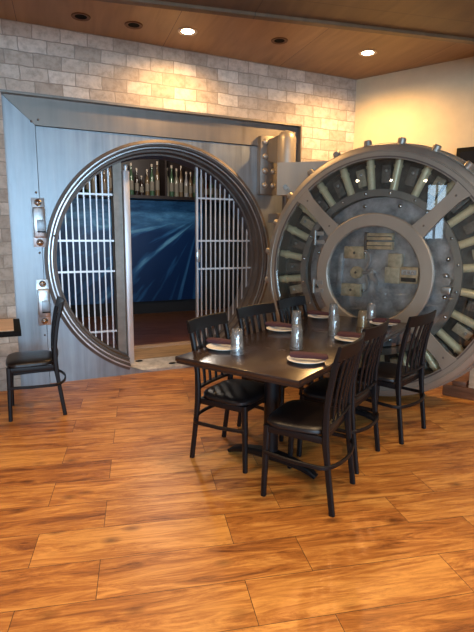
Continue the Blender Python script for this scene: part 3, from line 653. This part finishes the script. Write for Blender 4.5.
# ------------------------------------------------------------------ chairs
def make_chair():
    r=empty('dining_chair'); blk=MT['black']
    W2=.205
    # seat cushion: rounded trapezoid, domed
    def outl(s,z,n=40):
        out=[]
        for i in range(n):
            t=2*PI*i/n; c,sn=math.cos(t),math.sin(t); k=4.0
            x=abs(c)**(2/k)*(1 if c>0 else -1); y=abs(sn)**(2/k)*(1 if sn>0 else -1)
            hw=.215+.012*y; out.append(Vector((x*hw*s,(y*.190)*s-.018,z)))
        return out
    MB().loft([outl(.97,.435),outl(1.0,.442),outl(1.0,.458),outl(.97,.468),outl(.86,.478),outl(.6,.486),outl(.25,.489)]).build('seat',MT['vinyl'],r)
    mb=MB(); mb.bb(-.195,.195,.138,.158,.395,.434,bev=.003); mb.bb(-.195,.195,-.192,-.172,.395,.434,bev=.003)
    mb.bb(-.205,-.185,-.19,.155,.395,.434,bev=.003); mb.bb(.185,.205,-.19,.155,.395,.434,bev=.003); mb.build('seat_frame',blk,r)
    for s in (-1,1):
        mb=MB(); mb.sweep([(s*.195,.158,0),(s*.193,.152,.2),(s*.19,.145,.436)],[.03,.033,.038],[.03,.033,.038],up=(0,1,0)); mb.build('leg',blk,r)
    def post(z):  # y of the rear post centre line at height z
        pts=[(0,-.255),(.25,-.222),(.44,-.200),(.60,-.203),(.78,-.228),(.94,-.270)]
        for (z0,y0),(z1,y1) in zip(pts,pts[1:]):
            if z<=z1: return y0+(y1-y0)*(z-z0)/(z1-z0)
        return pts[-1][1]
    def sm(z): return (post(z-.03)+post(z)+post(z+.03))/3
    for s in (-1,1):
        zs_=[0,.1,.2,.3,.4,.5,.6,.7,.8,.86]
        mb=MB(); mb.sweep([(s*(.200+.004*z),sm(z),z) for z in zs_],[.026]*4+[.032]*2+[.03]*4,[.032]*4+[.038]*2+[.034]*4,up=(0,1,0)); mb.build('leg',blk,r)
    def bow(x): return -.030*(1-(x/.22)**2)
    xs_=[-.225+.45*i/14 for i in range(15)]
    rs=[]
    for x in xs_:
        k=abs(x)/.225; top=.942+.0*(1-k*k); bot=.862-.0*k; yb=bow(x)
        t_=.012
        rs.append([Vector((x,sm(bot)+yb-t_,bot)),Vector((x,sm(bot)+yb+t_,bot)),Vector((x,sm(.94)+yb+t_*.8,top-.004)),Vector((x,sm(.94)+yb,top)),Vector((x,sm(.94)+yb-t_*.8,top-.004))])
    MB().loft(rs).build('crest_rail',blk,r)
    mb=MB(); mb.sweep([(x,sm(.50)+bow(x)*.5,.50) for x in xs_[1:-1]],.018,.035,up=(0,1,0)); mb.build('lower_rail',blk,r)
    for i in range(4):
        x=-.114+.076*i
        zz=[.50,.58,.66,.74,.82,.875]
        wd=[.022,.026,.030,.034,.038,.040]
        mb=MB(); mb.sweep([(x*(.94+.12*(z-.5)),sm(z)+bow(x)*(.5+.5*(z-.5)/.4),z) for z in zz],wd,[.010]*6,up=(0,1,0)); mb.build('slat',blk,r)
    pts=[(-.197,.185,.275)]+[(-.235,-.02,.275)]+[(-.238,-.18,.275)]
    n=12
    for i in range(1,n): 
        t=PI+PI*i/n; pts.append((.238*math.cos(t),-.18+.10*math.sin(t),.275))
    pts+=[(.238,-.18,.275),(.235,-.02,.275),(.197,.185,.275)]
    pts[0]=(-.205,.155,.275); pts[-1]=(.205,.155,.275)
    mb=MB(); mb.sweep(pts,.014,.024); mb.build('hoop_stretcher',blk,r)
    return r
ch=make_chair()
def UV(u,v): return Vector((u*.8660+v*.5,u*.5-v*.8660))
specs=[ # rear feet centre (uv), rotz, label
 ((2.57,-2.02),-150+4,'black slat-back chair on the far side of the table, nearest the steel sill','side'),
 ((3.20,-2.035),-150-7,'middle black chair on the far side, against the vault opening ring','side'),
 ((3.77,-2.03),-150-2,'black chair at the far end of the far side, before the door rim','side'),
 ((2.475,-.985),30+6,'nearest black chair, its back to the viewer at the table corner','side'),
 ((3.01,-1.035),30+0,'middle black chair on the near side, tucked behind the nearest chair','side'),
 ((3.626,-.907),30-8,'rightmost black chair in front of the big vault door','side')]
for i,((u,v),rz,lab,_) in enumerate(specs):
    o=ch if i==0 else copy_tree(ch); rz=math.radians(rz)
    q=UV(u,v); fw=Vector((-math.sin(rz),math.cos(rz))); q=q+fw*.245
    o.location=(q.x,q.y,0); o.rotation_euler=(0,0,rz); tag(o,lab,'chair','chairs at the dining table')
o=copy_tree(ch); rz=math.radians(87.6); fw=Vector((-math.sin(rz),math.cos(rz))); q=Vector((.352,4.30))+fw*.25
o.location=(q.x,q.y,0); o.rotation_euler=(0,0,rz); tag(o,'black slat-back chair in profile at the far left beside the cropped table','chair')
o['group']='chairs at the side table'

# ------------------------------------------------------------------ main table
TU0,TU1,TV0,TV1=2.145,4.17,-1.955,-1.112
tc_=UV((TU0+TU1)/2,(TV0+TV1)/2)
tb=empty('dining_table',(tc_.x,tc_.y,0),math.radians(30)); tag(tb,'long dark brown dining table set with plates and upturned glasses','table')
LU,LV=(TU1-TU0)/2,(TV1-TV0)/2
MB().box((0,0,.746),(2*LU,2*LV,.028),bev=.004).build('table_top',MT['tabletop'],tb)
MB().box((0,0,.7245),(2*LU-.012,2*LV-.012,.015)).build('table_edge',MT['edge'],tb,smooth=False)
for x in (-LU+.45,LU-.45):
    col=MB().cyl((x,0,.06),(x,0,.70),.048,n=24).build('column',MT['black'],tb)
    MB().box((x,0,.708),(.40,.40,.018),bev=.003).build('top_plate',MT['black'],tb)
    for s in (-1,1):
        mb=MB(); mb.sweep([(x,s*.0,.075),(x,s*.10,.07),(x,s*.22,.055),(x,s*.29,.035),(x,s*.33,.012)],[.09,.085,.07,.065,.05],[.06,.05,.04,.035,.024]); mb.build('base_leg',MT['black'],tb)
# place settings
def plate():
    r=empty('dinner_plate')
    MB().lathe([(0,.004),(.052,.004),(.055,0),(.062,.001),(.085,.010),(.112,.019),(.113,.022),(.110,.0225),(.084,.014),(.066,.008),(0,.007)],n=56).build('plate_dish',MT['porcelain'],r)
    return r
def glassm(mat,h=.155):
    r=empty('drinking_glass')
    # upturned tumbler: wide rim on the table
    MB().lathe([(.043,0),(.0435,.002),(.0325,h-.004),(.030,h),(0,h),(0,h-.012),(.028,h-.014),(.0305,h-.020),(.041,.002)],n=36,closed=False).build('glass_wall',mat,r)
    MB().lathe([(.0443,.0),(.0447,.002),(.0443,.004),(.0405,.004),(.0405,.0)],n=36,closed=True).build('rim',mat,r)
    return r
ZT=.7605
mb=MB()
plate0=plate()
def napkin():
    mb=MB(); L_=.25; rings=[]; n=18
    prof=[(0,.006),(.004,.015),(.03,.019),(.09,.021),(.15,.022),(.21,.021),(.243,.017),(.25,.007)]
    for i,(a,rr) in enumerate(prof):
        ring=[]
        for k in range(n):
            t=2*PI*k/n; r3=rr*(1+.05*math.sin(2*t+a*30)+.035*math.sin(5*t+1))
            if k in (3,4) : r3*=1.10
            ring.append(Vector((r3*1.25*math.cos(t)+.004*math.sin(a*18),a-L_/2,max(r3*math.sin(t)*.82,-.0175)+.0175)))
        rings.append(ring)
    r=empty('rolled_napkin'); mb.loft(rings).build('cloth_roll',MT['napkin'],r)
    mb=MB(); mb.sweep([(.029,-.11,.012),(.031,-.03,.014),(.031,.05,.014),(.028,.11,.012)],.003,.012,bev=.1); mb.build('cloth_edge',MT['napkin'],r)
    return r
nap0=napkin(); nap0.scale=(1,.9,1)
PL=[((2.469,-1.825),'white plate with napkin on the far side, nearest the steel sill',(2.50,-1.86),8,'far side seat nearest the sill'),
    ((3.215,-1.83),'white plate with napkin before the middle far side chair',(3.24,-1.865),4,'middle seat of the far side'),
    ((3.93,-1.84),'white plate with napkin at the far end of the far side',(3.95,-1.865),-4,'last seat of the far side'),
    ((2.50,-1.25),'white plate with napkin at the near corner of the table',(2.50,-1.235),16,'near corner of the table'),
    ((3.20,-1.26),'white plate with napkin before the middle chair on the near side',(3.215,-1.25),5,'middle seat of the near side'),
    ((3.94,-1.275),'white plate with napkin at the far right before the rightmost chair',(3.93,-1.25),20,'rightmost seat of the near side')]
for i,(pv,lab,nv,na,where) in enumerate(PL):
    o=plate0 if i==0 else copy_tree(plate0); q=UV(*pv); o.location=(q.x,q.y,ZT); tag(o,lab,'plate','white plates on the dining table')
    o=nap0 if i==0 else copy_tree(nap0); q=UV(*nv); o.location=(q.x,q.y,ZT+.0225); o.rotation_euler=(0,0,math.radians(30+na)); tag(o,'rolled burgundy napkin lying on the plate at the '+where,'napkin','rolled napkins on plates')
GL=[((2.427,-1.692),0,'upturned clear tumbler on the far side nearest the sill, by the first plate'),
    ((2.77,-1.458),0,'upturned clear tumbler directly behind the near corner plate'),
    ((3.30,-1.745),0,'upturned clear tumbler beside the middle far side plate, behind another glass'),
    ((3.32,-1.438),0,'upturned clear tumbler at the left of the middle near side plate'),
    ((3.845,-1.68),0,'upturned clear tumbler next to the last plate of the far side'),
    ((3.79,-1.40),1,'amber tinted tumbler left of the rightmost plate'),
    ((4.05,-1.42),0,'farthest clear tumbler, right behind the amber tinted one')]
g0=glassm(MT['glass']); gam=glassm(MT['amber'],.13); first=True
for pv,am,lab in GL:
    if am: o=gam
    elif first: o=g0; first=False
    else: o=copy_tree(g0)
    q=UV(*pv); o.location=(q.x,q.y,ZT+.0); tag(o,lab,'glass','upturned glasses on the dining table')
# ------------------------------------------------------------------ left table (cropped by the frame)
lt=empty('side_table',(-.42,4.17,0)); tag(lt,'pale topped table with a black edge, cropped at the left','table')
MB().bb(-.45,.475,-.20,.40,.717,.756,bev=.003).build('table_edge',MT['frameblack'],lt)
MB().bb(-.45,.425,-.17,.392,.755,.760).build('table_top',MT['lightwood'],lt)
MB().cyl((0,.08,.05),(0,.08,.725),.045).build('column',MT['black'],lt)
for k in range(4):
    t=PI/4+PI/2*k; mb=MB(); mb.sweep([(0,.08,.07),(.15*math.cos(t),.08+.15*math.sin(t),.06),(.36*math.cos(t),.08+.36*math.sin(t),.015)],[.08,.065,.05],[.05,.04,.03]); mb.build('base_leg',MT['black'],lt)

# ------------------------------------------------------------------ ceiling fittings
def downlight(x,y,lab):
    r=empty('recessed_downlight',(x,y,ZC)); tag(r,lab,'ceiling light','recessed ceiling lights')
    MB().lathe([(.058,-.004),(.085,-.008),(.09,-.002),(.09,0),(.058,0)],n=40,closed=True).build('trim_ring',MT['lamptrim'],r)
    MB().lathe([(0,-.003),(.058,-.003)],n=40).build('lamp_lens',MT['lamp'],r)
    return r
downlight(1.60,4.52,'lit recessed downlight over the left of the vault opening')
downlight(3.40,4.22,'lit recessed downlight above the vault door')
def vent(x,y,lab):
    r=empty('ceiling_speaker',(x,y,ZC)); tag(r,lab,'speaker','unlit round ceiling fittings')
    MB().lathe([(.05,-.003),(.075,-.008),(.08,-.002),(.08,0),(.05,0)],n=36,closed=True).build('rim',MT['ventm'],r)
    MB().lathe([(0,-.002),(.05,-.003)],n=30).build('grille',MT['frameblack'],r)
vent(.687,4.63,'unlit round ceiling fitting at the upper left'); vent(1.13,4.60,'small unlit round ceiling fitting left of the lit lamp'); vent(2.45,4.34,'unlit round ceiling fitting between the two lit lamps')

# ------------------------------------------------------------------ light
def light(name,kind,loc,energy,col,rot=None,**k):
    l=bpy.data.lights.new(name,kind); l.energy=energy; l.color=col
    for a_,b_ in k.items(): setattr(l,a_,b_)
    o=bpy.data.objects.new(name,l); COL.objects.link(o); o.location=loc
    if rot: o.rotation_euler=rot
    return o
WARM=(1,.56,.20)
for i,(x,y) in enumerate(((1.60,4.52),(3.40,4.22))):
    light('downlight_and_fill','SPOT',(x,y,ZC-.03),(60,125)[i],WARM,spot_size=math.radians(165),spot_blend=.7,shadow_soft_size=.05)
# unseen warm spots added under the soffit to fill door, table and floor
for x,y in ((-.2,2.3),(1.5,1.7),(-2.5,1.8),(.6,.2),(3.6,1.0),(-1.2,-2),(2.0,-2)):
    light('downlight_and_fill','SPOT',(x,y,3.0),112,(1,.68,.38),spot_size=math.radians(140),spot_blend=.8,shadow_soft_size=.22)
# pendants over the bar at the left, mirrored in the door glass
for i,(x,y) in enumerate(((-3.6,1.5),(-3.6,2.2),(-3.6,2.9))):
    r=empty('pendant_lamp',(x,y,2.62)); tag(r,'glass pendant lamp over the bar, out of view to the left, %s of three'%('nearest','middle','farthest')[i],'ceiling light','pendants at the left')
    MB().sphere((0,0,0),.032,n=20).build('bulb',MT['lamp'],r)
    MB().cyl((0,0,.045),(0,0,.43),.006).build('cord',MT['black'],r)
    light('pendant_light','POINT',(x,y,2.62),95,(1,.72,.40),shadow_soft_size=.03)
light('vault_fill','POINT',(1.9,6.7,2.8),42,(1,.88,.75),shadow_soft_size=.15)  # added light without a fitting, brightens the mural and vault interior
DAY=(.48,.75,1)
light('window_daylight','AREA',(XL-.25,.82,2.05),7,DAY,rot=(0,-PI/2,0),shape='RECTANGLE',size=1.4,size_y=.55)
for w0,w1 in ((-4.6,-2.4),(-1.9,.3),(.8,3.0)):
    light('window_daylight','AREA',((w0+w1)/2,YF-.25,1.62),132,DAY,rot=(PI/2,0,0),shape='RECTANGLE',size=2.2,size_y=2.2)
w=bpy.data.worlds.new('daylight'); S.world=w; w.use_nodes=True; bg=w.node_tree.nodes['Background']; bg.inputs[0].default_value=(.55,.75,1,1); bg.inputs[1].default_value=1.5

S.view_settings.view_transform='Standard'; S.view_settings.look='None'; S.view_settings.gamma=1; S.view_settings.exposure=0.47
try: S.view_settings.use_curve_mapping=False
except Exception: pass
